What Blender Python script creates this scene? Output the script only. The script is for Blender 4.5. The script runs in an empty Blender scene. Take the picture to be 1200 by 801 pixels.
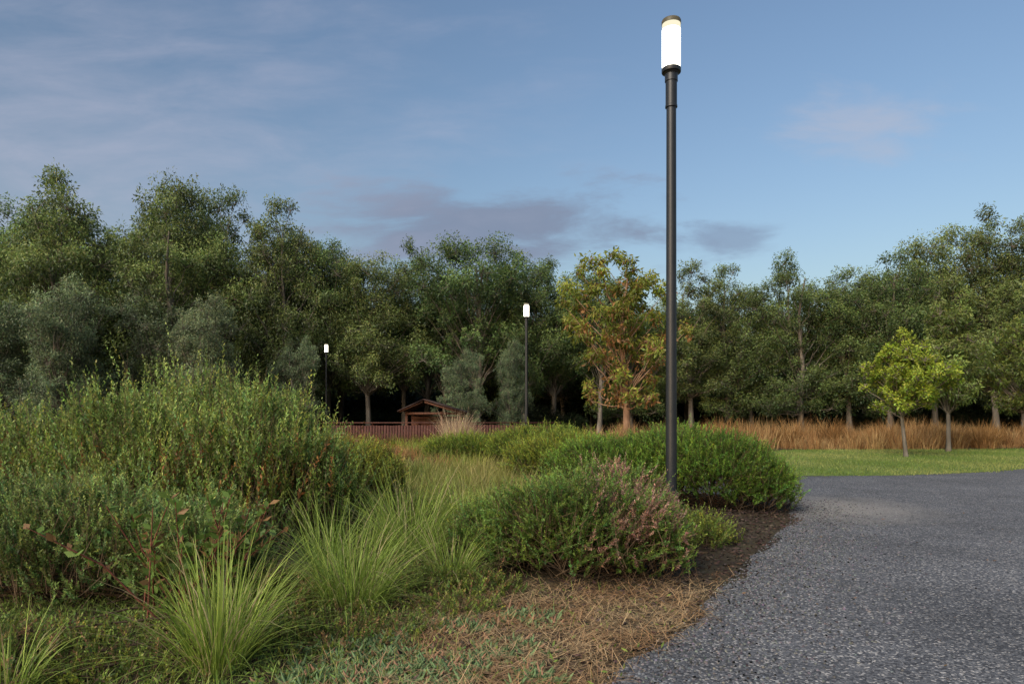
import bpy, math, numpy as np
from mathutils import Vector
rng = np.random.default_rng(7)
sc = bpy.context.scene
COL = sc.collection

# ------------------------------------------------------------------ helpers
def unit(v):
    return v / np.maximum(np.linalg.norm(v, axis=-1, keepdims=True), 1e-9)

class Geo:
    def __init__(s): s.v=[]; s.f=[]; s.m=[]; s.c=[]; s.n=0
    def add(s, v, f, mat=0, col=(1,1,1)):
        v=np.asarray(v,dtype=np.float32).reshape(-1,3); f=np.asarray(f,dtype=np.int64).reshape(-1,4)
        c=np.asarray(col,dtype=np.float32)
        if c.ndim==1: c=np.tile(c,(len(f),1))
        s.v.append(v); s.f.append(f+s.n); s.m.append(np.full(len(f),mat,dtype=np.int32)); s.c.append(c); s.n+=len(v)
    def mesh(s, name, mats, smooth=False):
        V=np.concatenate(s.v); F=np.concatenate(s.f).astype(np.int32); M=np.concatenate(s.m); C=np.concatenate(s.c)
        me=bpy.data.meshes.new(name)
        me.vertices.add(len(V)); me.vertices.foreach_set('co',V.ravel())
        me.loops.add(F.size); me.loops.foreach_set('vertex_index',F.ravel())
        me.polygons.add(len(F)); me.polygons.foreach_set('loop_start',np.arange(0,F.size,4,dtype=np.int32))
        me.polygons.foreach_set('material_index',M)
        if smooth: me.polygons.foreach_set('use_smooth',np.ones(len(F),dtype=bool))
        for m in mats: me.materials.append(m)
        a=me.attributes.new('col','FLOAT_COLOR','FACE')
        a.data.foreach_set('color',np.concatenate([np.clip(C,0,1),np.ones((len(C),1),np.float32)],1).astype(np.float32).ravel())
        me.update(calc_edges=True)
        return me

def obj(name, me, loc=(0,0,0), rot=(0,0,0), sca=(1,1,1), parent=None):
    o=bpy.data.objects.new(name,me); COL.objects.link(o)
    o.location=loc; o.rotation_euler=rot; o.scale=sca
    if parent: o.parent=parent
    return o

def terr(x,y):
    x=np.asarray(x,float); y=np.asarray(y,float)
    return -1.1*np.exp(-((x+3.5)**2/55+(y-32)**2/16)) - 0.25*np.clip((y-26)/25,0,1)

def tube(g, pts, rad, sides=6, mat=0, col=(1,1,1)):
    pts=np.asarray(pts,float); rad=np.asarray(rad,float); n=len(pts)
    d=unit(np.gradient(pts,axis=0))
    ref=np.array([0.31,0.95,0.05]) ; a=unit(np.cross(d,ref)); b=np.cross(d,a)
    t=np.linspace(0,2*np.pi,sides,endpoint=False)
    v=pts[:,None]+rad[:,None,None]*(np.cos(t)[None,:,None]*a[:,None]+np.sin(t)[None,:,None]*b[:,None])
    i=np.arange(n-1)[:,None]*sides; j=np.arange(sides)[None]; k=(j+1)%sides
    f=np.stack([i+j,i+k,i+sides+k,i+sides+j],-1).reshape(-1,4)
    g.add(v,f,mat,col)

def leaves(g,P,D,L,W,col,mat=0,fold=0.2,r=rng,mid=0.45):
    n=len(P); D=unit(D)
    S=unit(np.cross(D,r.normal(size=(n,3)))); N=np.cross(D,S)
    L=np.broadcast_to(L,(n,))[:,None]; W=np.broadcast_to(W,(n,))[:,None]
    v=np.stack([P, P+D*L*mid+S*W/2+N*W*fold, P+D*L, P+D*L*mid-S*W/2+N*W*fold],1)
    f=np.arange(n*4).reshape(n,4)
    g.add(v,f,mat,col)

def blades(g,P,az,L,W,lean,curl,col,seg=4,mat=0,r=rng,tipcol=None):
    n=len(P); L=np.broadcast_to(L,(n,)); W=np.broadcast_to(W,(n,))
    s=np.linspace(0,1,seg+1)
    th=lean[:,None]+curl[:,None]*s[None]
    ds=L[:,None]/seg
    h=np.concatenate([np.zeros((n,1)),np.cumsum(np.sin((th[:,1:]+th[:,:-1])/2)*ds,1)],1)
    z=np.concatenate([np.zeros((n,1)),np.cumsum(np.cos((th[:,1:]+th[:,:-1])/2)*ds,1)],1)
    A=np.stack([np.cos(az),np.sin(az)],1)
    c=np.zeros((n,seg+1,3)); c[:,:,:2]=A[:,None]*h[:,:,None]; c[:,:,2]=z; c+=P[:,None]
    tw=az+np.pi/2+r.normal(0,0.6,n); S=np.stack([np.cos(tw),np.sin(tw),np.zeros(n)],1)
    w=np.where(s<0.5,0.75+0.5*s,1.0-(s-0.5)*1.7)[None]*W[:,None]/2
    v=np.stack([c-S[:,None]*w[:,:,None],c+S[:,None]*w[:,:,None]],2)
    b=(np.arange(n)*(seg+1)*2)[:,None]+(np.arange(seg)*2)[None]
    f=np.stack([b,b+1,b+3,b+2],-1).reshape(-1,4)
    col=np.asarray(col,float)
    if col.ndim==1: col=np.tile(col,(n,1))
    cc=np.repeat(col[:,None],seg,1)
    if tipcol is not None:
        t=(np.arange(seg)/max(seg-1,1))[None,:,None]**1.5; cc=cc*(1-t)+np.asarray(tipcol)*t
    g.add(v,f,mat,cc.reshape(-1,3))

def vary(c,n,amt=0.25,r=rng,hue=0.08):
    c=np.asarray(c,float)
    return np.clip(c*(1+r.normal(0,amt,(n,1)))*(1+r.normal(0,hue,(n,3))),0.004,1)

def lumps(d,seed):
    r=np.random.default_rng(seed); o=np.zeros(d.shape[:-1])
    for k in range(7):
        w=r.normal(size=3)*(2.2+k*0.8); o+=np.sin(d@w+r.uniform(0,6))/ (1.5+k*0.5)
    return o/2.2

def shrub(g, blobs, n, K, slen, ll, lw, c_in, c_tip, up=0.8, out=0.7, jit=0.35, spread=0.9, seed=1, rough=0.16, dry=None, leafmat=0, stemmat=1, longf=0.06, longs=1.5, inner=2.2):
    r=np.random.default_rng(seed); B=np.asarray(blobs,float)
    w=(B[:,3]*B[:,4]*B[:,5])**(2/3); w/=w.sum()
    bi=r.choice(len(B),n,p=w); d=unit(r.normal(size=(n,3))); d[:,2]=np.where(d[:,2]<-0.25,-d[:,2],d[:,2])
    rr=(1-0.55*r.random(n)**inner)*(1+rough*lumps(d*1.5+bi[:,None],seed))
    c=B[bi,:3]; R=B[bi,3:6]
    P=c+d*R*rr[:,None]
    keep=P[:,2]>0.03
    for k in range(len(B)):
        q=np.linalg.norm((P-B[k,:3])/B[k,3:6],axis=1)
        keep&=~((q<0.55)&(bi!=k))
    P=P[keep]; d=d[keep]; n=len(P)
    D=unit(np.array([0,0,1.0])*up+unit(d)*out+r.normal(0,jit,(n,3)))
    L=slen*r.uniform(0.6,1.25,n); L*=np.where(r.random(n)<longf,longs,1)
    Pb=P-D*slen*0.75; Pb[:,2]=np.maximum(Pb[:,2],0.01)
    t=np.linspace(0.08,1,K)[None]; 
    bend=r.normal(0,0.14,(n,1,3)); bend[:,:,2]+=0.08
    base_p=Pb[:,None]+D[:,None]*(L[:,None]*t)[:,:,None]+bend*(L[:,None]*t*t)[:,:,None]
    A=unit(np.cross(D,r.normal(size=(n,3)))); Bv=np.cross(D,A)
    ph=(np.arange(K)*2.4)[None]+r.uniform(0,6.28,(n,1))
    rad=np.cos(ph)[:,:,None]*A[:,None]+np.sin(ph)[:,:,None]*Bv[:,None]
    sp=spread*(1.25-0.75*t)[:,:,None]
    ld=unit(D[:,None]*1.0+rad*sp+r.normal(0,0.18,(n,K,3)))
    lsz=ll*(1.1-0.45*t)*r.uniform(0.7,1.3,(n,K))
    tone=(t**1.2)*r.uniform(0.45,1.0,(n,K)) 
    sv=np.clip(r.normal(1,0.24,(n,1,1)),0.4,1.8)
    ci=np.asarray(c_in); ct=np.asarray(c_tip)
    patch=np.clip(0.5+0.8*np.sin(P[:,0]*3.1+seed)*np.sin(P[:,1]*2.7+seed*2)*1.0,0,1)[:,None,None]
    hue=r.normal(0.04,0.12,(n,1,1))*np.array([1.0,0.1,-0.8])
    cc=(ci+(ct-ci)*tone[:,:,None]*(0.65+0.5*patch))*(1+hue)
    if dry is not None:
        dc,frac,fn=dry
        isd=(r.random(n)<frac*fn(P))[:,None,None]
        cc=np.where(isd,np.asarray(dc)*r.uniform(0.5,1.3,(n,K,1)),cc)
    cc=np.clip(cc*sv*(1+r.normal(0,0.09,(n,K,3))),0.004,1)
    leaves(g,base_p.reshape(-1,3),ld.reshape(-1,3),lsz.ravel(),(lsz*lw).ravel(),cc.reshape(-1,3),leafmat,0.18,r)
    sd=unit(np.cross(D,[0.3,0.9,0.1])); e=Pb+D*L[:,None]; w0=0.0022
    b0=Pb-D*0.12; b0[:,2]=np.maximum(b0[:,2],0.0)
    v=np.stack([b0-sd*w0,b0+sd*w0,e+sd*w0*0.4,e-sd*w0*0.4],1)
    g.add(v,np.arange(n*4).reshape(n,4),stemmat,(0.12,0.08,0.045))
    idx=r.choice(n,min(60,n),replace=False)
    for i in idx:
        b=B[r.integers(len(B))]
        s0=np.array([b[0]+r.normal(0,0.08),b[1]+r.normal(0,0.08),-0.02]); e0=Pb[i]
        m=(s0+e0)/2+r.normal(0,0.05,3); m[2]*=0.85; m[2]=max(m[2],0.01)
        tube(g,[s0,m,e0],[0.010,0.007,0.003],4,stemmat,(0.09,0.06,0.035))

# ------------------------------------------------------------------ materials
def newmat(name):
    m=bpy.data.materials.new(name); m.use_nodes=True; nt=m.node_tree; nt.nodes.clear()
    return m,nt,nt.nodes,nt.links
def leaf_mat(name,rough=0.5,trans=0.28,objvar=0.0,spec=0.35):
    m,nt,N,Lk=newmat(name)
    at=N.new('ShaderNodeAttribute'); at.attribute_name='col'
    hs=N.new('ShaderNodeHueSaturation'); Lk.new(at.outputs['Color'],hs.inputs['Color'])
    oi=N.new('ShaderNodeObjectInfo')
    mr=N.new('ShaderNodeMapRange'); mr.inputs['To Min'].default_value=1-objvar; mr.inputs['To Max'].default_value=1+objvar
    Lk.new(oi.outputs['Random'],mr.inputs['Value']); Lk.new(mr.outputs[0],hs.inputs['Value'])
    mh=N.new('ShaderNodeMapRange'); mh.inputs['To Min'].default_value=0.5+objvar*0.06; mh.inputs['To Max'].default_value=0.5-objvar*0.07
    mm=N.new('ShaderNodeMath'); mm.operation='FRACT'; ml=N.new('ShaderNodeMath'); ml.operation='MULTIPLY'; ml.inputs[1].default_value=7.31
    Lk.new(oi.outputs['Random'],ml.inputs[0]); Lk.new(ml.outputs[0],mm.inputs[0]); Lk.new(mm.outputs[0],mh.inputs['Value']); Lk.new(mh.outputs[0],hs.inputs['Hue'])
    p=N.new('ShaderNodeBsdfPrincipled'); p.inputs['Roughness'].default_value=rough; p.inputs['Specular IOR Level'].default_value=spec
    Lk.new(hs.outputs[0],p.inputs['Base Color'])
    tr=N.new('ShaderNodeBsdfTranslucent'); Lk.new(hs.outputs[0],tr.inputs['Color'])
    mx=N.new('ShaderNodeMixShader'); mx.inputs[0].default_value=trans
    Lk.new(p.outputs[0],mx.inputs[1]); Lk.new(tr.outputs[0],mx.inputs[2])
    o=N.new('ShaderNodeOutputMaterial'); Lk.new(mx.outputs[0],o.inputs[0])
    return m
def ramp_mat(name, stops, scale=5, detail=6, rough=0.9, bump=0.4, bscale=30, stretch=(1,1,1), bdist=0.02, usecol=False, spec=0.3):
    m,nt,N,Lk=newmat(name)
    tc=N.new('ShaderNodeTexCoord'); mp=N.new('ShaderNodeMapping'); mp.inputs['Scale'].default_value=stretch
    Lk.new(tc.outputs['Object'],mp.inputs[0])
    nz=N.new('ShaderNodeTexNoise'); nz.inputs['Scale'].default_value=scale; nz.inputs['Detail'].default_value=detail; nz.inputs['Roughness'].default_value=0.65
    Lk.new(mp.outputs[0],nz.inputs[0])
    cr=N.new('ShaderNodeValToRGB'); e=cr.color_ramp.elements
    e[0].position=stops[0][0]; e[0].color=(*stops[0][1],1); e[1].position=stops[-1][0]; e[1].color=(*stops[-1][1],1)
    for s in stops[1:-1]:
        x=e.new(s[0]); x.color=(*s[1],1)
    Lk.new(nz.outputs[0],cr.inputs[0])
    p=N.new('ShaderNodeBsdfPrincipled'); p.inputs['Roughness'].default_value=rough; p.inputs['Specular IOR Level'].default_value=spec
    if usecol:
        at=N.new('ShaderNodeAttribute'); at.attribute_name='col'
        mx=N.new('ShaderNodeMix'); mx.data_type='RGBA'; mx.blend_type='MULTIPLY'; mx.inputs[0].default_value=1
        Lk.new(cr.outputs[0],mx.inputs[6]); Lk.new(at.outputs['Color'],mx.inputs[7]); Lk.new(mx.outputs[2],p.inputs['Base Color'])
    else: Lk.new(cr.outputs[0],p.inputs['Base Color'])
    n2=N.new('ShaderNodeTexNoise'); n2.inputs['Scale'].default_value=bscale; n2.inputs['Detail'].default_value=5; Lk.new(mp.outputs[0],n2.inputs[0])
    b=N.new('ShaderNodeBump'); b.inputs['Strength'].default_value=bump; b.inputs['Distance'].default_value=bdist
    Lk.new(n2.outputs[0],b.inputs['Height']); Lk.new(b.outputs[0],p.inputs['Normal'])
    o=N.new('ShaderNodeOutputMaterial'); Lk.new(p.outputs[0],o.inputs[0])
    return m

M_leaf=leaf_mat('foliage',0.5,0.45)
M_tleaf=leaf_mat('gum_leaves',0.5,0.32,0.30)
M_grass=leaf_mat('grass_blades',0.55,0.35)
M_dry=leaf_mat('dry_stalks',0.8,0.2,spec=0.1)
M_stem=ramp_mat('twig_bark',[(0.3,(0.5,0.5,0.5)),(0.7,(1,1,1))],20,usecol=True)
M_bark=ramp_mat('gum_bark',[(0.3,(0.06,0.05,0.04)),(0.5,(0.14,0.12,0.095)),(0.7,(0.30,0.26,0.21))],3,6,0.85,0.6,14,(1,1,0.25),0.03)
M_bark_o=ramp_mat('salmon_bark',[(0.3,(0.14,0.075,0.045)),(0.5,(0.29,0.17,0.10)),(0.7,(0.40,0.27,0.18))],4,6,0.8,0.5,14,(1,1,0.3),0.02)
M_soil=ramp_mat('garden_soil',[(0.32,(0.03,0.02,0.012)),(0.55,(0.07,0.052,0.028)),(0.75,(0.08,0.085,0.03))],3,8,0.95,0.8,40,bdist=0.03)
M_lawn=ramp_mat('lawn_turf',[(0.3,(0.09,0.14,0.028)),(0.5,(0.14,0.20,0.04)),(0.72,(0.21,0.23,0.07))],1.3,8,0.9,0.6,60)
M_black=ramp_mat('dark_powder_coat',[(0.3,(0.014,0.016,0.018)),(0.7,(0.021,0.023,0.026))],6,4,0.42,0.08,200,bdist=0.002,spec=0.5)
M_timber=ramp_mat('stained_timber',[(0.3,(0.045,0.018,0.012)),(0.5,(0.08,0.030,0.022)),(0.7,(0.11,0.045,0.032))],5,6,0.75,0.4,20,(4,4,0.5),0.01)
M_timber_o=ramp_mat('orange_brown_timber',[(0.3,(0.06,0.025,0.014)),(0.7,(0.13,0.052,0.028))],5,6,0.75,0.4,20,(4,4,0.5),0.01)  # slightly lighter, more orange brown than the fence timber
M_roof=ramp_mat('roof_sheet',[(0.3,(0.025,0.014,0.011)),(0.7,(0.05,0.024,0.018))],4,4,0.6,0.3,20)

def path_mat():
    m,nt,N,Lk=newmat('gravel_asphalt')
    tc=N.new('ShaderNodeTexCoord')
    v=N.new('ShaderNodeTexVoronoi'); v.inputs['Scale'].default_value=92; Lk.new(tc.outputs['Object'],v.inputs[0])
    sep=N.new('ShaderNodeSeparateColor'); Lk.new(v.outputs['Color'],sep.inputs[0])
    cr=N.new('ShaderNodeValToRGB'); e=cr.color_ramp.elements
    e[0].position=0.0; e[0].color=(0.030,0.030,0.034,1); e[1].position=1; e[1].color=(0.44,0.41,0.38,1)
    x=e.new(0.45); x.color=(0.085,0.086,0.094,1); x=e.new(0.85); x.color=(0.155,0.154,0.158,1)
    Lk.new(sep.outputs[0],cr.inputs[0])
    nz=N.new('ShaderNodeTexNoise'); nz.inputs['Scale'].default_value=0.9; nz.inputs['Detail'].default_value=8; nz.inputs['Roughness'].default_value=0.65; Lk.new(tc.outputs['Object'],nz.inputs[0])
    mr=N.new('ShaderNodeMapRange'); mr.inputs['From Min'].default_value=0.3; mr.inputs['From Max'].default_value=0.7; mr.inputs['To Min'].default_value=0.68; mr.inputs['To Max'].default_value=1.32
    Lk.new(nz.outputs[0],mr.inputs[0])
    mx=N.new('ShaderNodeVectorMath'); mx.operation='SCALE'; Lk.new(cr.outputs[0],mx.inputs[0]); Lk.new(mr.outputs[0],mx.inputs['Scale'])
    sx=N.new('ShaderNodeVectorMath'); sx.operation='DISTANCE'; sx.inputs[1].default_value=(3.9,8.6,0); Lk.new(tc.outputs['Object'],sx.inputs[0])
    n3=N.new('ShaderNodeTexNoise'); n3.inputs['Scale'].default_value=2.5; n3.inputs['Detail'].default_value=5; Lk.new(tc.outputs['Object'],n3.inputs[0])
    ad=N.new('ShaderNodeMath'); ad.operation='ADD'; Lk.new(sx.outputs['Value'],ad.inputs[0]); Lk.new(n3.outputs[0],ad.inputs[1])
    m2=N.new('ShaderNodeMapRange'); m2.inputs['From Min'].default_value=0.9; m2.inputs['From Max'].default_value=2.0; m2.inputs['To Min'].default_value=0.7; m2.inputs['To Max'].default_value=0
    Lk.new(ad.outputs[0],m2.inputs[0])
    mc=N.new('ShaderNodeMix'); mc.data_type='RGBA'; mc.inputs[7].default_value=(0.30,0.27,0.235,1)
    Lk.new(m2.outputs[0],mc.inputs[0]); Lk.new(mx.outputs[0],mc.inputs[6])
    p=N.new('ShaderNodeBsdfPrincipled'); p.inputs['Roughness'].default_value=0.85; Lk.new(mc.outputs[2],p.inputs['Base Color'])
    n2=N.new('ShaderNodeTexNoise'); n2.inputs['Scale'].default_value=6; n2.inputs['Detail'].default_value=6; Lk.new(tc.outputs['Object'],n2.inputs[0])
    b0=N.new('ShaderNodeBump'); b0.inputs['Strength'].default_value=0.35; b0.inputs['Distance'].default_value=0.03; Lk.new(n2.outputs[0],b0.inputs['Height'])
    b=N.new('ShaderNodeBump'); b.invert=True; b.inputs['Strength'].default_value=0.9; b.inputs['Distance'].default_value=0.005
    Lk.new(v.outputs['Distance'],b.inputs['Height']); Lk.new(b0.outputs[0],b.inputs['Normal']); Lk.new(b.outputs[0],p.inputs['Normal'])
    o=N.new('ShaderNodeOutputMaterial'); Lk.new(p.outputs[0],o.inputs[0]); return m
M_path=path_mat()
def emit_mat(name,color,strength):
    m,nt,N,Lk=newmat(name); e=N.new('ShaderNodeEmission'); e.inputs[0].default_value=(*color,1); e.inputs[1].default_value=strength
    o=N.new('ShaderNodeOutputMaterial'); Lk.new(e.outputs[0],o.inputs[0]); return m
M_glow=emit_mat('lit_diffuser',(1.0,0.94,0.76),8)
M_glow2=emit_mat('lit_diffuser_top',(1.0,0.93,0.68),1.0)

# ------------------------------------------------------------------ ground
xs=np.unique(np.concatenate([np.linspace(-600,-40,15),np.linspace(-40,40,81),np.linspace(40,600,15)]))
ys=np.unique(np.concatenate([np.linspace(-200,-10,8),np.linspace(-10,80,91),np.linspace(80,900,15)]))
X,Y=np.meshgrid(xs,ys); Z=terr(X,Y)
g=Geo(); nx=len(xs); i=np.arange(len(ys)-1)[:,None]*nx+np.arange(nx-1)[None]
g.add(np.stack([X,Y,Z],-1),np.stack([i,i+1,i+nx+1,i+nx],-1).reshape(-1,4))
obj('ground',g.mesh('ground',[M_soil],True))

def sheet(name,pts,z,mat):
    me=bpy.data.meshes.new(name); me.from_pydata([(x,y,z) for x,y in pts],[],[list(range(len(pts)))]); me.materials.append(mat); me.update()
    return obj(name,me)
EY=np.array([-6,0,3.0,3.45,4.3,5.4,6.7,7.5,8.1,9.0,9.8]); EX=np.array([-4.5,-1.3,0.43,0.73,1.26,1.89,2.64,3.1,3.35,3.6,3.4])
def edge_x(y): return np.interp(y,EY,EX)
pathpts=[(float(edge_x(y))+0.05*math.sin(y*5.3)+0.03*math.sin(y*13),float(y)) for y in np.arange(-6,9.7,0.15)]
pathpts+=[(2.9,10.0),(1.2,10.4),(-1,10.9),(-1,13.0),(1.2,12.6),(3.2,12.5),(4.4,12.6),(5.0,12.8),(7.2,12.95),(9.2,13.6),(11.1,14.6),(14,15.9),(20,18.6),(28,21.5),(40,25),(42,18),(26,12),(17,7),(12,2),(10,-6)]
sheet('gravel_path',pathpts,0.004,M_path)
lawn=[(4.9,12.7),(7.2,12.85),(9.2,13.5),(11.1,14.5),(14,15.8),(20,18.5),(28,21.4),(40,24.9),(44,31),(30,26),(20,23),(15,21.8),(9,21.5),(7,20.5),(5.8,17)]
sheet('lawn',lawn,0.008,M_lawn)

def inpoly(x,y,poly):
    c=np.zeros(len(x),bool); n=len(poly); j=n-1
    for i in range(n):
        xi,yi=poly[i]; xj,yj=poly[j]
        c^=((yi>y)!=(yj>y))&(x<(xj-xi)*(y-yi)/(yj-yi+1e-12)+xi); j=i
    return c
n=150000; x=rng.uniform(4.7,30,n); y=rng.uniform(12.6,26,n)
lp=[(a+(0.12*math.sin(a*9)),b-0.12) for a,b in lawn]
k=inpoly(x+0.1*rng.normal(size=n),y+0.06*rng.normal(size=n),lp); x=x[k]; y=y[k]; n=len(x)
pt=np.clip(0.5+0.5*np.sin(x*1.3)*np.sin(y*1.1+x*0.4)+rng.normal(0,0.25,n),0,1)[:,None]
c=np.array([0.15,0.23,0.04])*(1-pt)+np.array([0.34,0.35,0.11])*pt
g=Geo(); d=rng.normal(0,0.45,(n,3)); d[:,2]=1
leaves(g,np.stack([x,y,np.full(n,0.008)],1),d,rng.uniform(0.03,0.07,n),0.012,c*rng.uniform(0.7,1.3,(n,1)),0,0.1)
obj('lawn_grass',g.mesh('lawn_grass',[M_grass]))

# ------------------------------------------------------------------ trees
def make_tree(name,seed,H,CW,cb,nc,lpc,ll,lw,tr,c0,c1,cr=1.1,bark=None,dry_warm_c=None,dry_warm_f=0,droop=0.5,lean=0.3,sides=7,multi=1,sep=1.0,rise=1.1,subr=0.38,z0min=0.2,limb=0.38,zf=1.12):
    r=np.random.default_rng(seed); g=Geo()
    C=[]; tries=0
    while len(C)<nc and tries<9000:
        tries+=1
        t=r.random()**0.85
        env=(0.55+0.45*math.sin(math.pi*min(1,0.15+0.75*t)))*(1 if t<0.8 else math.sqrt(max(0.05,1-((t-0.8)/0.24)**2)))
        env*=1+0.22*math.sin(9*t+seed)
        a=r.uniform(0,6.28); rad=CW/2*env*math.sqrt(r.uniform(0.05,1))*(1+0.25*math.sin(a*2+seed)+0.15*math.sin(a*3+2*seed))
        top=0.96*(1-0.10*(1+math.sin(a+seed*1.7)))
        z=(cb+(top-cb)*t)*H-cr*0.4
        p=np.array([rad*math.cos(a),rad*math.sin(a),z])
        if all(np.linalg.norm((p-q)*[1,1,0.85])>cr*sep for q in C): C.append(p)
    C=np.array(C)
    for mI in range(multi):
        ph=r.uniform(0,6); zz=np.linspace(0,0.80*H,10)
        off=r.normal(0,lean,2)+ (r.normal(0,0.3,2) if multi>1 else 0)
        tx=off[0]*(zz/H)**1.3*2+0.14*np.sin(zz*0.9+ph)*zz/H*2; ty=off[1]*(zz/H)**1.3*2+0.14*np.cos(zz*0.8+ph)*zz/H*2
        T=np.stack([tx,ty,zz-0.1],1); R=tr*(1-0.92*zz/(0.80*H))**0.8+0.012; R[0]*=1.35
        tube(g,T,R,sides,1)
        for ci,p in enumerate(C):
            if ci%multi!=mI: continue
            hd=math.hypot(p[0],p[1]); z0=np.clip(p[2]-rise*hd-r.uniform(0.2,1.2)*H/12,z0min*H,0.76*H)
            z0=min(z0,max(p[2]-0.3,0.1*H))
            i0=np.array([np.interp(z0,T[:,2],T[:,0]),np.interp(z0,T[:,2],T[:,1]),z0])
            s=np.linspace(0,1,7)[:,None]; sx_=s**1.2
            q=np.concatenate([i0[:2]*(1-sx_)+p[:2]*sx_, i0[2]*(1-s)+p[2]*s],1); q+=r.normal(0,0.07*H/12,q.shape)*np.sin(np.pi*s)
            r0=np.interp(z0,T[:,2],R)*r.uniform(0.6,1.1)*limb
            tube(g,q,np.linspace(r0,0.010,7),5,1)
    for p in C:
        crr=cr*r.uniform(0.65,1.3)
        k=r.integers(11,17); up=unit(r.normal(size=(k,3))); up[:,2]=np.where(up[:,2]<-0.5,-up[:,2]*0.6,up[:,2]); sub=p+up*crr*r.uniform(0.4,0.95,(k,1))*[0.95,0.95,zf]
        for q in sub:
            tube(g,[p,(p+q)/2+r.normal(0,0.05,3),q],[0.014,0.010,0.005],3,1)
        m=int(lpc*r.uniform(0.75,1.25)*(crr/cr)**2); si=r.integers(0,k,m); rr=r.random(m)**0.45
        dd=unit(r.normal(size=(m,3))); P=sub[si]+dd*(rr*crr*subr)[:,None]*[0.95,0.95,1.1]
        D=dd*0.8+r.normal(0,0.5,(m,3)); D[:,2]-=droop
        tone=np.clip(0.34+0.35*dd[:,2]+0.45*up[si,2]+r.normal(0,0.2,m),0,1)[:,None]  # lit clump tops put into leaf colour: lighter upward, darker below
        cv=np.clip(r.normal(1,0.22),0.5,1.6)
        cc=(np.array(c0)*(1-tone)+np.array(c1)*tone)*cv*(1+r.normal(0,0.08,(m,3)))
        if dry_warm_c is not None:
            f=dry_warm_f*(2.2 if (p[2]<H*0.5) else 0.5); isd=(r.random(k)<f)[si]&(r.random(m)<0.8)
            cc=np.where(isd[:,None],np.array(dry_warm_c)*r.uniform(0.5,1.3,(m,1)),cc)
        L=ll*r.uniform(0.6,1.25,m)
        leaves(g,P,D,L,L*lw,cc,0,0.12,r)
    return g.mesh(name,[M_tleaf if dry_warm_c is None else M_leaf,bark or M_bark],False)

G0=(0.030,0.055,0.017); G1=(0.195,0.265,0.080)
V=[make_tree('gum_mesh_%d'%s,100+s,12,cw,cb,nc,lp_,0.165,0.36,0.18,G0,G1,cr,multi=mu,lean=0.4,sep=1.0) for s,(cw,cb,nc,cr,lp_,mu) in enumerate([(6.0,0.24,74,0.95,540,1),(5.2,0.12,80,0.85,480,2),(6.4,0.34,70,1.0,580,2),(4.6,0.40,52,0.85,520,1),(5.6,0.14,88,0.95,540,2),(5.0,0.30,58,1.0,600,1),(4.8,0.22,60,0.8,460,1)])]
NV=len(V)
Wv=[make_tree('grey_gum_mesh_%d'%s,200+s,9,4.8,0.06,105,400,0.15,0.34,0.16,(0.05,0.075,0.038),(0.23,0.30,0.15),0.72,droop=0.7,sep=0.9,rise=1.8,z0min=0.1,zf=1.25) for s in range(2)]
grove=bpy.data.objects.new('eucalyptus_grove',None); COL.objects.link(grove)
tr=np.random.default_rng(5)
def put(me,x,y,h,base_h,wx=1.0,nm='gum_tree'):
    s=h/base_h
    w=(0.5*s+0.5)*wx*tr.uniform(0.85,1.12)
    o=obj(nm,me,(x,y,float(terr(x,y))-0.05),(0,0,tr.uniform(0,6.28)),(w,w,s),grove)
row1=[(-50,15),(-44.5,16),(-39.5,15.6),(-36,16.9),(-32.6,15.6),(-29.5,17.6),(-24.6,18.8),(-21.2,15.0),(-18.6,16.2),(-15.3,16.3),(-12.8,15.0),(-10,12.4),(-7.2,13.8),(-4.8,11.8),(-2.3,13.4),(0.6,12.8),(3.2,11.9),(5.4,11.0),(8.4,10.6),(12,11.8),(15,12.4),(17.2,10.8),(19.9,12.2),(22,10.9),(24.2,12.1),(26.4,11.2),(28.9,14.0),(31.6,15.0),(34,14.4),(36.5,12),(40,12),(45,13),(50,12)]
for q,(x,h) in enumerate(row1):
    put(V[(q*5+q//7)%NV],x+tr.uniform(-0.5,0.5),46.5+tr.uniform(-3,2.5),h*1.03,12)
for q in range(34):
    x=-60+q*3.7+tr.uniform(-1.4,1.4); hb=np.interp(x,[-60,-30,-15,-8,8,25,32,60],[16,17,14.8,12.6,11,11.2,13.5,13])
    put(V[tr.integers(0,NV)],x,55+tr.uniform(-2,2),hb*tr.uniform(0.82,1.08),12,1.15)
for q in range(28):
    x=-72+q*5.4+tr.uniform(-1.5,1.5); hb=np.interp(x,[-60,-30,-15,-8,8,25,32,60],[16,16,15,12.5,11,11.4,13.5,13])
    put(V[tr.integers(0,NV)],x,65+tr.uniform(-3,3),hb*tr.uniform(0.8,1.0),12,1.6)
for x,y,h,w in [(-25,38,9.4,1.0),(-30.5,40,8.6,1),(-17.6,39,8.6,0.9),(-21.5,42,9.8,0.9),(-2.9,39.5,5.3,0.55),(-0.1,41,6.1,0.45),(-13.5,42.5,6.5,0.7),(-36,41,9,1)]:
    put(Wv[tr.integers(0,2)],x,y,h,9,w,'grey_gum_tree')
def bushmesh(name,seed):
    r=np.random.default_rng(seed); g=Geo()
    for c in r.uniform([-1.8,-1.3,0.3],[1.8,1.3,2.3],(16,3)):
        m=420; d=unit(r.normal(size=(m,3))); P=c+d*r.uniform(0.3,0.95,(m,1)); P[:,2]=np.abs(P[:,2])
        leaves(g,P,d+r.normal(0,0.5,(m,3)),0.24,0.09,vary((0.028,0.042,0.017),m,0.3,r),0,0.1,r)  # dark leaf colour stands in for the shade between the trunks
    for i in range(8):
        tube(g,[r.normal(0,0.4,3)*[1,1,0],r.uniform([-1.5,-1,1],[1.5,1,2])],[0.04,0.02],4,1)
    return g.mesh(name,[M_tleaf,M_bark])
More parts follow.
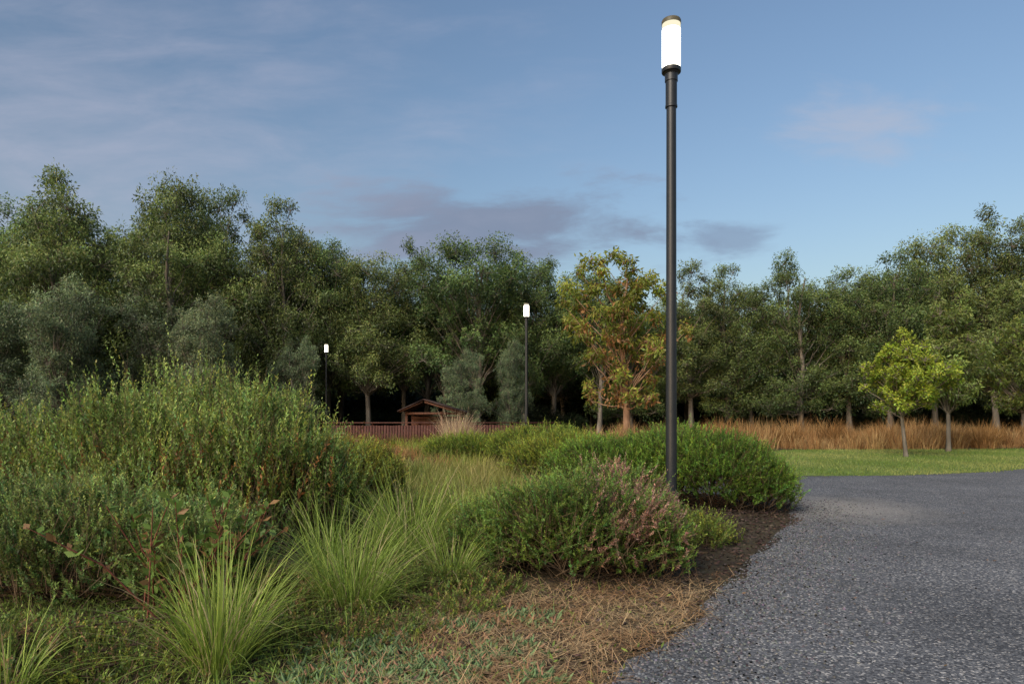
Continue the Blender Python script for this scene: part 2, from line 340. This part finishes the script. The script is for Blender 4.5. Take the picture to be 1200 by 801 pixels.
Bm=[bushmesh('understorey_mesh_%d'%s,s) for s in range(2)]
und=bpy.data.objects.new('understorey_thicket',None); COL.objects.link(und)
for q in range(46):
    for yy,sc_ in ((58,1.3),(68,2.2)):
        x=-70+q*3.2+tr.uniform(-1,1)
        s=sc_*tr.uniform(0.8,1.2)
        obj('thicket_bush',Bm[q%2],(x,yy+tr.uniform(-2,2),-0.3),(0,0,tr.uniform(0,6)),(s*1.1,s,s),und)
for q in range(40):
    x=-46+q*2.5+tr.uniform(-1,1); s=tr.uniform(0.35,0.7)
    obj('thicket_bush',Bm[q%2],(x,50+tr.uniform(-3,2),-0.3),(0,0,tr.uniform(0,6)),(s*1.2,s,s),und)

me=make_tree('warm_tinted_gum',34,8.4,3.6,0.22,66,185,0.19,0.36,0.14,(0.11,0.15,0.02),(0.38,0.40,0.07),0.46,M_bark_o,(0.38,0.19,0.07),0.17,droop=0.8,lean=0.12,multi=1,sep=1.1,rise=1.0,z0min=0.16,limb=0.38)  # orange leaves and bark partly carry warm lamplight in their colour
obj('eucalyptus_tree',me,(4.35,26,-0.05))
me=make_tree('young_tree_mesh',41,3.35,1.75,0.38,90,210,0.08,0.45,0.045,(0.12,0.18,0.018),(0.34,0.40,0.05),0.21,None,None,droop=0.2,lean=0.05,sides=7,sep=0.82,rise=0.7,z0min=0.33)
obj('young_tree',me,(10.4,18,0))
me=make_tree('slender_gum_mesh',43,5.4,1.6,0.32,70,240,0.13,0.3,0.055,(0.07,0.11,0.022),(0.22,0.29,0.08),0.33,None,None,droop=0.7,lean=0.1,sep=0.95,rise=1.3)
obj('eucalyptus_sapling',me,(13.1,20.5,0))
me=make_tree('edge_gum_mesh',47,5.6,2.8,0.25,66,300,0.14,0.3,0.08,(0.08,0.11,0.02),(0.26,0.28,0.06),0.44,None,None,droop=0.7,lean=0.1,sep=0.95)
obj('eucalyptus_sapling',me,(19.3,25.5,0))

# ------------------------------------------------------------------ reeds and meadow
def tufts(g,cx,cy,nb,h,rad,w,c0,c1,lean=0.25,curl=0.5,seg=3,z=None,r=rng):
    n=len(cx); N=n*nb
    az=r.uniform(0,6.283,N); rr=r.random(N)**0.6*rad
    px=np.repeat(cx,nb)+np.cos(az)*rr; py=np.repeat(cy,nb)+np.sin(az)*rr
    L=np.repeat(np.broadcast_to(h,(n,)),nb)*r.uniform(0.55,1.15,N)
    tv=np.repeat(r.random(n),nb); mixv=np.clip(tv+r.normal(0,0.22,N),0,1)[:,None]
    c=(np.array(c0)*(1-mixv)+np.array(c1)*mixv)*r.uniform(0.65,1.25,(N,1))
    blades(g,np.stack([px,py,terr(px,py)-0.01],1),az+r.normal(0,0.5,N),L,w,np.abs(r.normal(0.05,lean,N)),np.abs(r.normal(curl,curl*0.5,N)),c,seg,0,r)
g=Geo(); n=1300
cx=rng.uniform(3,42,n); cy=21.6+rng.random(n)**1.3*9+np.clip(cx-15,0,30)*0.3
k=~((cx>4.7)&(cy<22)&(cx<6)); cx=cx[k]; cy=cy[k]
hz=0.58+0.28*np.sin(cx*1.1)*np.sin(cy*0.9)+rng.normal(0,0.17,len(cx))
tufts(g,cx,cy,46,np.clip(hz,0.22,1.1),0.28,0.014,(0.30,0.15,0.06),(0.54,0.37,0.17),0.22,0.5)
cx=rng.uniform(5,30,85); cy=22.3+np.clip(cx-15,0,30)*0.3+rng.uniform(0,3,85)
tufts(g,cx,cy,260,rng.uniform(0.6,1.1,85),0.32,0.012,(0.20,0.10,0.035),(0.42,0.24,0.09),0.3,0.9)
obj('dry_reeds',g.mesh('dry_reeds',[M_dry]))

g=Geo()
n=1500; cx=rng.uniform(-16,6.0,n); cy=rng.uniform(8.6,27,n)
k=~((cx>-1.3)&(cy>9.7)&(cy<13.2))&(cx<np.where(cy>12,5.2,2.6))&~((np.abs(cx+3.5)<3)&(cy>28)); cx=cx[k];cy=cy[k]
zone=np.sin(cx*0.7+1)*np.sin(cy*0.5)+rng.normal(0,0.35,len(cx))
a=zone>0.25; b=zone<-0.3; c_=~(a|b)
tufts(g,cx[a],cy[a],60,rng.uniform(0.25,0.55,a.sum()),0.22,0.010,(0.18,0.24,0.025),(0.50,0.50,0.10),0.3,0.8)
tufts(g,cx[b],cy[b],60,rng.uniform(0.25,0.6,b.sum()),0.22,0.009,(0.36,0.15,0.06),(0.60,0.34,0.14),0.25,0.6)
tufts(g,cx[c_],cy[c_],60,rng.uniform(0.25,0.5,c_.sum()),0.22,0.010,(0.13,0.20,0.03),(0.34,0.38,0.08),0.3,0.8)
cx=rng.uniform(-2.5,0.3,150); cy=rng.uniform(6.6,13,150)
tufts(g,cx,cy,80,rng.uniform(0.25,0.5,150),0.16,0.006,(0.20,0.26,0.03),(0.55,0.44,0.16),0.3,0.9,4)
obj('meadow_grass',g.mesh('meadow_grass',[M_grass]))
g=Geo(); tufts(g,np.array([-1.85,-1.5]),np.array([21.6,22.0]),420,np.array([1.25,1.0]),0.28,0.010,(0.50,0.36,0.22),(0.64,0.50,0.33),0.2,0.45,4)
obj('plume_grass',g.mesh('plume_grass',[M_dry]))

# ------------------------------------------------------------------ shrubs
def add_shrub(name,**k):
    g=Geo(); shrub(g,**k); return obj(name,g.mesh(name,[M_leaf,M_stem]))
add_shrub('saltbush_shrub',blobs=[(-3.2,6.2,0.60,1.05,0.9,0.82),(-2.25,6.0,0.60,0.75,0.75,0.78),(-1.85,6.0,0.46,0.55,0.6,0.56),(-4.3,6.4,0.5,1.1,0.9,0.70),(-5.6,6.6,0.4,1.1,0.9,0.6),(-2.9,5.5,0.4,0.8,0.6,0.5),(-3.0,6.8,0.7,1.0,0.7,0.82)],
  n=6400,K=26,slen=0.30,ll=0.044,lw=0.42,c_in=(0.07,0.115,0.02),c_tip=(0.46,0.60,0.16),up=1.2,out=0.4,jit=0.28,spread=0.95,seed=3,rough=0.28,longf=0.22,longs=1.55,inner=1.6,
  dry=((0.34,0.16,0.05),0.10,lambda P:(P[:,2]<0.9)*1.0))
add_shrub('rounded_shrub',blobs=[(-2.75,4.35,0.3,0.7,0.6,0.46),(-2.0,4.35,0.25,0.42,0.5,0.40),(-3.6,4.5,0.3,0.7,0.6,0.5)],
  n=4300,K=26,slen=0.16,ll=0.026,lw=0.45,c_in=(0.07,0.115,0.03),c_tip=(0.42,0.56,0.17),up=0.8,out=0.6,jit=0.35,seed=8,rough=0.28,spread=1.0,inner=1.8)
dry_warm_f=lambda P: np.clip((P[:,0]-0.45)*2.5,0,1)*np.clip((P[:,2]-0.12)*4,0,1)*(0.25+0.75*(np.sin(P[:,0]*13)*np.sin(P[:,1]*11+P[:,2]*9)>0))
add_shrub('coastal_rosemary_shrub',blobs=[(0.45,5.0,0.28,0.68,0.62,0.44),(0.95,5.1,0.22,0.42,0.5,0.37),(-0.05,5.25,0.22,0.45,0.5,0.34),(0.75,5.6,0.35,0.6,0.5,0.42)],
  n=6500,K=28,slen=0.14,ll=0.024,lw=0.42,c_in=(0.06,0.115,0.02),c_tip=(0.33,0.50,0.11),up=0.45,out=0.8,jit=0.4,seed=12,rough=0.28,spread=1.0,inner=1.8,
  dry=((0.56,0.33,0.24),0.6,dry_warm_f))
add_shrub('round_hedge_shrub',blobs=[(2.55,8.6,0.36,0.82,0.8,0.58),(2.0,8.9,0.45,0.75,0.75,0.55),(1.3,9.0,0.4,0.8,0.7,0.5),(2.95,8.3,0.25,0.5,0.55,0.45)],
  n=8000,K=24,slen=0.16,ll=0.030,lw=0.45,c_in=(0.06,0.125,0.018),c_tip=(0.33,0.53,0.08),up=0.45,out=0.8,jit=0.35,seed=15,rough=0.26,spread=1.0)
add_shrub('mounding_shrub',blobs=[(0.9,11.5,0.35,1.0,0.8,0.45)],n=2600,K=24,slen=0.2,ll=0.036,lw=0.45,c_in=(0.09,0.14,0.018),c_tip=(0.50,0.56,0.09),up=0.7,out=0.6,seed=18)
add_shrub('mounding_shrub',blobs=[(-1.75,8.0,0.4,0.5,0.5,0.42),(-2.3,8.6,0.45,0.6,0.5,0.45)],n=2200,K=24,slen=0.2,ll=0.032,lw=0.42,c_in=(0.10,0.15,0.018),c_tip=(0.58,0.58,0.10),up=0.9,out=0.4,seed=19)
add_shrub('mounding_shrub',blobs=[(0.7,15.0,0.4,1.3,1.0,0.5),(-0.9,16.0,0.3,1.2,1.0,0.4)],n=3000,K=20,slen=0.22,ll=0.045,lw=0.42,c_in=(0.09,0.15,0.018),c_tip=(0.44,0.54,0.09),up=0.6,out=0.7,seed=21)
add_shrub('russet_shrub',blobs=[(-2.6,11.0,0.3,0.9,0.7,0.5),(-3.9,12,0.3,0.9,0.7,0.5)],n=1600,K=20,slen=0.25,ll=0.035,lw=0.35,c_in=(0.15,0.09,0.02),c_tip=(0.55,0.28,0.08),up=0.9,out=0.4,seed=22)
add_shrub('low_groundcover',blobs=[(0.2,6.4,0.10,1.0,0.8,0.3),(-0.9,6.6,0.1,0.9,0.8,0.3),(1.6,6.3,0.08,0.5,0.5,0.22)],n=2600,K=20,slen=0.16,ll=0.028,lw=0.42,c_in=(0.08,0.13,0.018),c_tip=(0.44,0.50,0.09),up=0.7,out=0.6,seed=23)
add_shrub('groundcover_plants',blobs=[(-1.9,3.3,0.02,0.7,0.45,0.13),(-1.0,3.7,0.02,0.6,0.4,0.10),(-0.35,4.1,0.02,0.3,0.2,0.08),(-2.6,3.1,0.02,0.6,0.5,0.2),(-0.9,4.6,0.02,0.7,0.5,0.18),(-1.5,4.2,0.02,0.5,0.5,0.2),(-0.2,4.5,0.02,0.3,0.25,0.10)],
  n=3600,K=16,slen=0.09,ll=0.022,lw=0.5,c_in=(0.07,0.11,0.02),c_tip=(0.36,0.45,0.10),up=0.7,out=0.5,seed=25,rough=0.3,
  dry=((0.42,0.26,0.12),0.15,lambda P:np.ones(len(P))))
g=Geo(); r=np.random.default_rng(4)
for i in range(24):
    b=np.array([-1.85+r.normal(0,0.12),4.0+r.normal(0,0.12),0.05]); e=b+np.array([r.normal(0,0.30),r.normal(-0.08,0.18),r.uniform(0.42,0.70)])
    m=(b+e)/2+r.normal(0,0.04,3); tube(g,[b,m,e],[0.006,0.005,0.002],5,1,(0.26,0.09,0.06))
    K=18; t=r.uniform(0.3,1,K)[:,None]; P=b*(1-t)**2+2*m*t*(1-t)+e*t*t; D=r.normal(0,1,(K,3)); D[:,2]=np.abs(D[:,2])*0.6+0.2
    cc=np.where(r.random((K,1))<0.25,(0.28,0.16,0.07),(0.15,0.24,0.05))*r.uniform(0.7,1.4,(K,1))
    leaves(g,P,D,r.uniform(0.05,0.08,K),0.036,cc,0,0.12,r,0.5)
obj('broadleaf_plant',g.mesh('broadleaf_plant',[M_leaf,M_stem]))

# ------------------------------------------------------------------ strappy tussocks
def tussock(name,x,y,n,h,w=0.006,c0=(0.12,0.18,0.025),c1=(0.30,0.33,0.07),lean=0.35,curl=0.9,rad=0.10,bias=None,seed=1):
    r=np.random.default_rng(seed); g=Geo(); az=r.uniform(0,6.283,n)
    rr=r.random(n)**0.5*rad
    P=np.stack([x+np.cos(az)*rr,y+np.sin(az)*rr,np.zeros(n)],1)
    mx=r.random((n,1)); c=(np.array(c0)*(1-mx)+np.array(c1)*mx)*r.uniform(0.75,1.3,(n,1))
    isd=r.random((n,1))<0.14; c=np.where(isd,np.array((0.52,0.42,0.22))*r.uniform(0.7,1.2,(n,1)),c)
    blades(g,P,az+r.normal(0,0.4,n),h*r.uniform(0.4,1.2,n),w*r.uniform(0.7,1.2,n),np.abs(r.normal(0.14,lean,n)),np.abs(r.normal(curl,0.55,n)),c,7,0,r)
    return obj(name,g.mesh(name,[M_grass]))
T0=(0.15,0.235,0.03); T1=(0.42,0.52,0.11)
tussock('mat_rush_tussock',-1.36,3.15,420,0.64,0.006,T0,T1,0.38,0.8,0.11,seed=1)
tussock('mat_rush_tussock',-0.98,4.15,750,0.68,0.0045,T0,T1,0.42,1.1,0.18,seed=2)
tussock('mat_rush_tussock',-0.85,5.6,750,0.76,0.005,T0,T1,0.42,0.9,0.22,seed=3)
tussock('mat_rush_tussock',-0.42,4.75,350,0.58,0.0045,T0,T1,0.42,1.3,0.14,seed=4)
tussock('mat_rush_tussock',-0.45,6.2,500,0.62,0.005,T0,T1,0.38,1.0,0.18,seed=5)
tussock('mat_rush_tussock',-2.1,2.85,170,0.36,0.0055,T0,T1,0.45,1.1,0.08,seed=6)
tussock('mat_rush_tussock',-1.35,5.0,400,0.60,0.005,T0,T1,0.38,1.0,0.16,seed=7)
tussock('mat_rush_tussock',-0.15,7.0,500,0.56,0.005,T0,T1,0.38,0.9,0.2,seed=8)
tussock('mat_rush_tussock',-1.5,3.75,300,0.5,0.0045,T0,T1,0.42,1.0,0.14,seed=9)

# ------------------------------------------------------------------ foreground litter
def bed_points(n,x0,x1,y0,y1,r=rng,over=0.0):
    x=r.uniform(x0,x1,n); y=r.uniform(y0,y1,n); k=x<edge_x(y)+over+0.05*np.sin(y*5.3)+0.03*np.sin(y*13)+r.normal(0,0.045,n); return x[k],y[k]
g=Geo(); x,y=bed_points(70000,-2.6,2.2,2.3,5.0)
cl=0.55+0.45*np.sin(x*7+2*np.sin(y*5))*np.sin(y*9+1.5*np.sin(x*6))
w=np.clip((x-(-1.1))*1.4,0.06,1)*np.clip(1.4-np.abs(x-edge_x(y)+0.45)*0.6,0.15,1)*(0.45+0.55*cl)*np.clip((4.9-y)*1.5,0.1,1); k=rng.random(len(x))<w; x=x[k]; y=y[k]; n=len(x)
az=rng.uniform(0,6.283,n); 
tone=np.clip(0.55+0.5*np.sin(x*5+1)*np.sin(y*6)+rng.normal(0,0.3,n),0,1)[:,None]
blades(g,np.stack([x,y,rng.uniform(0.006,0.04,n)],1),az,rng.uniform(0.05,0.17,n),0.0026,rng.normal(1.5,0.16,n),rng.normal(0.1,0.3,n),
   (np.array((0.46,0.25,0.12))*(1-tone)+np.array((0.68,0.49,0.27))*tone)*rng.uniform(0.6,1.25,(n,1)),2)
obj('dry_needle_litter',g.mesh('dry_needle_litter',[M_dry]))
g=Geo(); x,y=bed_points(24000,-0.6,4.0,3.0,9.6); k=x>edge_x(y)-1.3; x=x[k];y=y[k]; n=len(x)
d=rng.normal(size=(n,3)); d[:,2]*=0.25
leaves(g,np.stack([x,y,rng.uniform(0.008,0.03,n)],1),d,rng.uniform(0.02,0.06,n),rng.uniform(0.008,0.02,n),vary((0.08,0.055,0.045),n,0.55),0,0.05)
obj('bark_mulch',g.mesh('bark_mulch',[M_dry]))
g=Geo(); r=np.random.default_rng(9)
cent=[]
for cx_,cy_,sx,sy,m in [(-0.40,3.10,0.34,0.20,110),(-0.05,3.4,0.2,0.15,35),(-0.75,3.45,0.24,0.18,70),(0.12,3.95,0.14,0.12,35),(-0.85,3.05,0.25,0.12,45),(-0.30,3.8,0.16,0.12,35),(0.10,3.05,0.10,0.08,18)]:
    cent+= [(cx_+r.normal(0,sx*0.6),cy_+r.normal(0,sy*0.6)) for _ in range(m)]
for cx_,cy_ in cent:
    if cx_>edge_x(cy_)-0.05: continue
    base=np.array([cx_,cy_,0.0]); tone=r.uniform(0.5,1.3)
    for q in range(r.integers(7,12)):
        a=r.uniform(0,6.28); L=r.uniform(0.035,0.062); o=np.array([math.cos(a),math.sin(a),0])
        el=r.uniform(0.3,1.1)
        p0=base+o*0.006; p1=p0+o*L*0.5+np.array([0,0,L*0.45*el]); p2=p0+o*L*0.85+np.array([0,0,L*0.95*el])
        c=np.array((0.16,0.24,0.10))*tone*r.uniform(0.75,1.25)
        if r.random()<0.12: c=np.array((0.36,0.20,0.12))
        tube(g,[p0,(p0+p1)/2,p1,p2],[0.006,0.0095,0.0085,0.0015],5,0,c)
obj('pigface_groundcover',g.mesh('pigface_groundcover',[leaf_mat('succulent',0.55,0.1,spec=0.2)],True))
g=Geo(); x,y=bed_points(14000,-3.2,1.0,2.3,4.6); n=len(x); d=rng.normal(size=(n,3)); d[:,2]=np.abs(d[:,2])*0.7+0.2
k=rng.random(n)<np.clip(0.7-(x+0.8)*0.8,0.08,1); x=x[k];y=y[k];d=d[k];n=len(x)
leaves(g,np.stack([x,y,rng.uniform(0,0.03,n)],1),d,rng.uniform(0.02,0.045,n),0.012,vary((0.20,0.28,0.06),n,0.35),0,0.15)
x,y=bed_points(26000,-3.2,0.6,2.3,5.0); n=len(x); k=rng.random(n)<np.clip(0.45-(x+0.7)*0.9,0.03,0.5); x=x[k];y=y[k];n=len(x)
blades(g,np.stack([x,y,np.zeros(n)],1),rng.uniform(0,6.28,n),rng.uniform(0.04,0.11,n),0.0035,np.abs(rng.normal(0.4,0.35,n)),rng.uniform(0.2,1.4,n),vary((0.24,0.31,0.07),n,0.35),3)
obj('low_weeds',g.mesh('low_weeds',[M_grass]))
g=Geo(); n=9000; y=rng.uniform(2.3,9.4,n); x=edge_x(y)+np.abs(rng.normal(0,0.5,n))-0.05
s=rng.uniform(0.002,0.0065,n)
o=np.array([[-1,-1,0],[1,-1,0],[1,1,0],[-1,1,0],[-.6,-.6,1],[.6,-.6,1],[.6,.6,1],[-.6,.6,1]])
v=o[None]*s[:,None,None]*rng.uniform(0.6,1.4,(n,8,3)); v[:,:,:2]+=np.stack([x,y],1)[:,None]; v[:,:,2]+=0.005
b=(np.arange(n)*8)[:,None,None]; f=np.array([[4,5,6,7],[0,1,5,4],[1,2,6,5],[2,3,7,6],[3,0,4,7]])[None]+b
g.add(v,f,0,np.repeat(vary((0.15,0.145,0.145),n,0.5),5,0))
obj('loose_gravel',g.mesh('loose_gravel',[M_dry]))
g=Geo(); n=260; x=rng.uniform(0.5,9,n); y=rng.uniform(2.4,13,n); k=(x>edge_x(y))&(rng.random(n)<np.clip(1.3-(x-edge_x(y))*0.35,0.15,1)); x=x[k];y=y[k];n=len(x)
d=rng.normal(size=(n,3)); d[:,2]*=0.1
leaves(g,np.stack([x,y,np.full(n,0.012)],1),d,rng.uniform(0.02,0.05,n),rng.uniform(0.006,0.012,n),vary((0.20,0.13,0.08),n,0.4),0,0.05)
obj('fallen_leaves',g.mesh('fallen_leaves',[M_dry]))

# ------------------------------------------------------------------ street lamps
def lathe(prof,seg=40):
    g=Geo(); t=np.linspace(0,2*np.pi,seg,endpoint=False)
    P=np.array(prof,float); v=np.stack([P[:,0:1]*np.cos(t)[None],P[:,0:1]*np.sin(t)[None],np.repeat(P[:,1:2],seg,1)],-1)
    i=np.arange(len(P)-1)[:,None]*seg; j=np.arange(seg)[None]; k=(j+1)%seg
    g.add(v,np.stack([i+j,i+k,i+seg+k,i+seg+j],-1).reshape(-1,4)); return g
def part(name,prof,mat,parent,seg=40):
    me=lathe(prof,seg).mesh(name,[mat],True)
    o=obj(name,me,parent=parent); 
    try: me.set_sharp_from_angle(angle=math.radians(35))
    except Exception: pass
    return o
M_cap=ramp_mat('bronze_cap',[(0.3,(0.09,0.08,0.05)),(0.7,(0.13,0.115,0.07))],6,3,0.5,0.05,50)
def lamp(x,y,z=0.0,H=5.5):
    e=bpy.data.objects.new('street_lamp',None); COL.objects.link(e); e.location=(x,y,z)
    b=H-0.58
    part('base_plate',[(0.0,0.03),(0.15,0.03),(0.15,0.0)],M_black,e)
    part('pole',[(0.060,0.0),(0.060,1.0),(0.056,2.5),(0.053,b-0.38)],M_black,e)
    part('collar',[(0.053,b-0.385),(0.066,b-0.38),(0.066,b-0.36),(0.062,b-0.355),(0.062,b-0.10),(0.070,b-0.095),(0.070,b-0.02),(0.086,b+0.0),(0.086,b+0.0)],M_black,e)
    part('luminaire_base',[(0.0,b-0.002),(0.102,b+0.002),(0.105,b+0.01),(0.105,b+0.045),(0.10,b+0.05),(0.0,b+0.05)],M_black,e)
    part('diffuser',[(0.0,b+0.052),(0.099,b+0.052),(0.099,b+0.47),(0.0,b+0.47)],M_glow,e)
    part('upper_diffuser',[(0.0,b+0.472),(0.099,b+0.472),(0.099,b+0.53),(0.0,b+0.53)],M_glow2,e)
    part('cap',[(0.0,b+0.532),(0.105,b+0.532),(0.105,b+0.565),(0.098,b+0.578),(0.0,b+0.58)],M_cap,e)
    return e
lamp(1.75,7.5)
lamp(0.57,27,float(terr(0.57,27)),5.5-float(terr(0.57,27)))
lamp(-11.7,43,float(terr(-11.7,43)),5.5-float(terr(-11.7,43)))

# ------------------------------------------------------------------ fence and shelter
def box(g,x0,x1,y0,y1,z0,z1):
    v=[(x0,y0,z0),(x1,y0,z0),(x1,y1,z0),(x0,y1,z0),(x0,y0,z1),(x1,y0,z1),(x1,y1,z1),(x0,y1,z1)]
    g.add(v,[(0,3,2,1),(4,5,6,7),(0,1,5,4),(1,2,6,5),(2,3,7,6),(3,0,4,7)])
g=Geo(); r=np.random.default_rng(3)
x=-6.6
while x<1.6:
    z=float(terr(x,24)); top=0.74-0.02*math.sin(x)+r.normal(0,0.006)
    box(g,x,x+0.085,24,24.022,z-0.05,top); x+=0.10
for xx in np.arange(-6.6,1.7,1.64):
    box(g,xx,xx+0.10,24.075,24.17,-0.3,0.80)
for zz in (0.15,0.60): box(g,-6.6,1.7,24.026,24.07,zz,zz+0.09)
box(g,-6.65,1.72,23.96,24.18,0.803,0.84)
obj('timber_fence',g.mesh('timber_fence',[M_timber]))
e=bpy.data.objects.new('timber_shelter',None); COL.objects.link(e); e.location=(-3.75,30,float(terr(-3.75,30))-0.10)
H0=2.2
g=Geo()
for xx in (-0.8,0.7,1.5):
    for yy in (-0.9,0.9): box(g,xx,xx+0.1,yy,yy+0.1,0,H0)
obj('posts',g.mesh('posts',[M_timber_o]),parent=e)
g=Geo(); 
for zz in np.arange(0.1,1.9,0.16): box(g,-0.8,1.6,0.86,0.895,zz,zz+0.14)
for zz in np.arange(0.1,1.5,0.16): box(g,-0.7,1.5,-0.93,-0.905,zz,zz+0.14)
obj('wall_boards',g.mesh('wall_boards',[M_timber_o]),parent=e)
g=Geo(); ridge=2.7; ev=2.2
def slab(g,a,b,c,d,t=0.05):
    a,b,c,d=[np.array(q,float) for q in (a,b,c,d)]; u=np.array([0,0,t])
    g.add([a,b,c,d,a+u,b+u,c+u,d+u],[(0,3,2,1),(4,5,6,7),(0,1,5,4),(1,2,6,5),(2,3,7,6),(3,0,4,7)])
slab(g,(-1.1,-1.2,ev),(0,-1.2,ridge),(0,1.2,ridge),(-1.1,1.2,ev))
slab(g,(0.01,-1.2,ridge),(1.8,-1.2,ev-0.05),(1.8,1.2,ev-0.05),(0.01,1.2,ridge))
obj('roof',g.mesh('roof',[M_roof]),parent=e)
g=Geo()
for xx0,xx1,z0,z1 in [(-1.0,-0.03,ev-0.02,ridge-0.12),(0.05,1.7,ridge-0.12,ev-0.12)]:
    for yy in (-1.15,0.0,1.1): slab(g,(xx0,yy,z0),(xx1,yy,z1),(xx1,yy+0.06,z1),(xx0,yy+0.06,z0),0.08)
box(g,-0.8,1.6,-0.95,-0.9,H0-0.12,H0-0.02)
obj('rafters',g.mesh('rafters',[M_timber_o]),parent=e)

# ------------------------------------------------------------------ sky & light
w=bpy.data.worlds.new('World'); sc.world=w; w.use_nodes=True; nt=w.node_tree; N=nt.nodes; Lk=nt.links
bg=N['Background']
AZ=math.radians(215); EL=math.radians(13)
sky=N.new('ShaderNodeTexSky'); sky.sky_type='NISHITA'; sky.sun_disc=False; sky.sun_elevation=EL; sky.sun_rotation=AZ; sky.air_density=1.3; sky.dust_density=2.2; sky.ozone_density=2.4
tc=N.new('ShaderNodeTexCoord'); sep=N.new('ShaderNodeSeparateXYZ'); Lk.new(tc.outputs['Generated'],sep.inputs[0])
def M(op,a,b=None,c=None):
    n=N.new('ShaderNodeMath'); n.operation=op
    for i,q in enumerate((a,b,c)):
        if q is None: continue
        if isinstance(q,(int,float)): n.inputs[i].default_value=q
        else: Lk.new(q,n.inputs[i])
    return n.outputs[0]
yy=M('MAXIMUM',sep.outputs[1],0.05); u=M('DIVIDE',sep.outputs[0],yy); v=M('DIVIDE',sep.outputs[2],yy)
cmb=N.new('ShaderNodeCombineXYZ'); Lk.new(M('MULTIPLY',u,3.2),cmb.inputs[0]); Lk.new(M('MULTIPLY',v,11.0),cmb.inputs[1])
nz=N.new('ShaderNodeTexNoise'); nz.inputs['Scale'].default_value=1.5; nz.inputs['Detail'].default_value=8; nz.inputs['Roughness'].default_value=0.6; nz.inputs['Distortion'].default_value=0.3; Lk.new(cmb.outputs[0],nz.inputs[0])
front=M('GREATER_THAN',sep.outputs[1],0.05)
def cloud(u0,v0,ru,rv,lo,hi,amt):
    a=M('DIVIDE',M('SUBTRACT',u,u0),ru); b=M('DIVIDE',M('SUBTRACT',v,v0),rv)
    d=M('SQRT',M('ADD',M('MULTIPLY',a,a),M('MULTIPLY',b,b)))
    mask=M('SUBTRACT',1.0,d)
    s=M('ADD',nz.outputs[0],M('MULTIPLY',mask,0.35))
    mr=N.new('ShaderNodeMapRange'); mr.interpolation_type='SMOOTHSTEP'; mr.inputs['From Min'].default_value=lo; mr.inputs['From Max'].default_value=hi; mr.inputs['To Max'].default_value=amt
    Lk.new(s,mr.inputs[0])
    return M('MULTIPLY',mr.outputs[0],front)
tint=N.new('ShaderNodeMix'); tint.data_type='RGBA'; tint.blend_type='MULTIPLY'; tint.inputs[0].default_value=1; tint.inputs[7].default_value=(1.10,1.07,1.16,1)
Lk.new(sky.outputs[0],tint.inputs[6])
def over(prev,fac,col):
    m=N.new('ShaderNodeMix'); m.data_type='RGBA'; Lk.new(fac,m.inputs[0]); Lk.new(prev,m.inputs[6]); m.inputs[7].default_value=(*col,1); return m.outputs[2]
S=0.145
c=over(tint.outputs[2],cloud(-0.06,0.268,0.32,0.080,0.46,0.76,0.88),tuple(q/S for q in (0.215,0.26,0.37)))
c=over(c,cloud(0.31,0.255,0.10,0.035,0.50,0.80,0.6),tuple(q/S for q in (0.22,0.28,0.41)))
c=over(c,cloud(0.50,0.42,0.18,0.07,0.50,0.95,0.6),tuple(q/S for q in (0.48,0.50,0.60)))
c=over(c,cloud(-0.9,0.34,0.6,0.28,0.20,1.1,0.55),tuple(q/S for q in (0.52,0.52,0.64)))
Lk.new(c,bg.inputs[0]); bg.inputs[1].default_value=S
sl=bpy.data.lights.new('sun','SUN'); sl.energy=3.5; sl.angle=math.radians(30); sl.color=(1.0,0.94,0.84)
so=bpy.data.objects.new('sun',sl); COL.objects.link(so)
LE=math.radians(40)
dv=Vector((math.sin(AZ)*math.cos(LE),math.cos(AZ)*math.cos(LE),math.sin(LE)))
so.rotation_euler=dv.to_track_quat('Z','Y').to_euler()

cam=bpy.data.cameras.new('camera'); cam.lens=24; cam.sensor_width=36; cam.shift_y=0.0683; cam.clip_end=2000; cam.clip_start=0.05
co=bpy.data.objects.new('camera',cam); COL.objects.link(co); co.location=(0,0,1.2); co.rotation_euler=(math.radians(90),0,0); sc.camera=co
sc.view_settings.view_transform='Standard'; sc.view_settings.look='None'; sc.view_settings.exposure=0
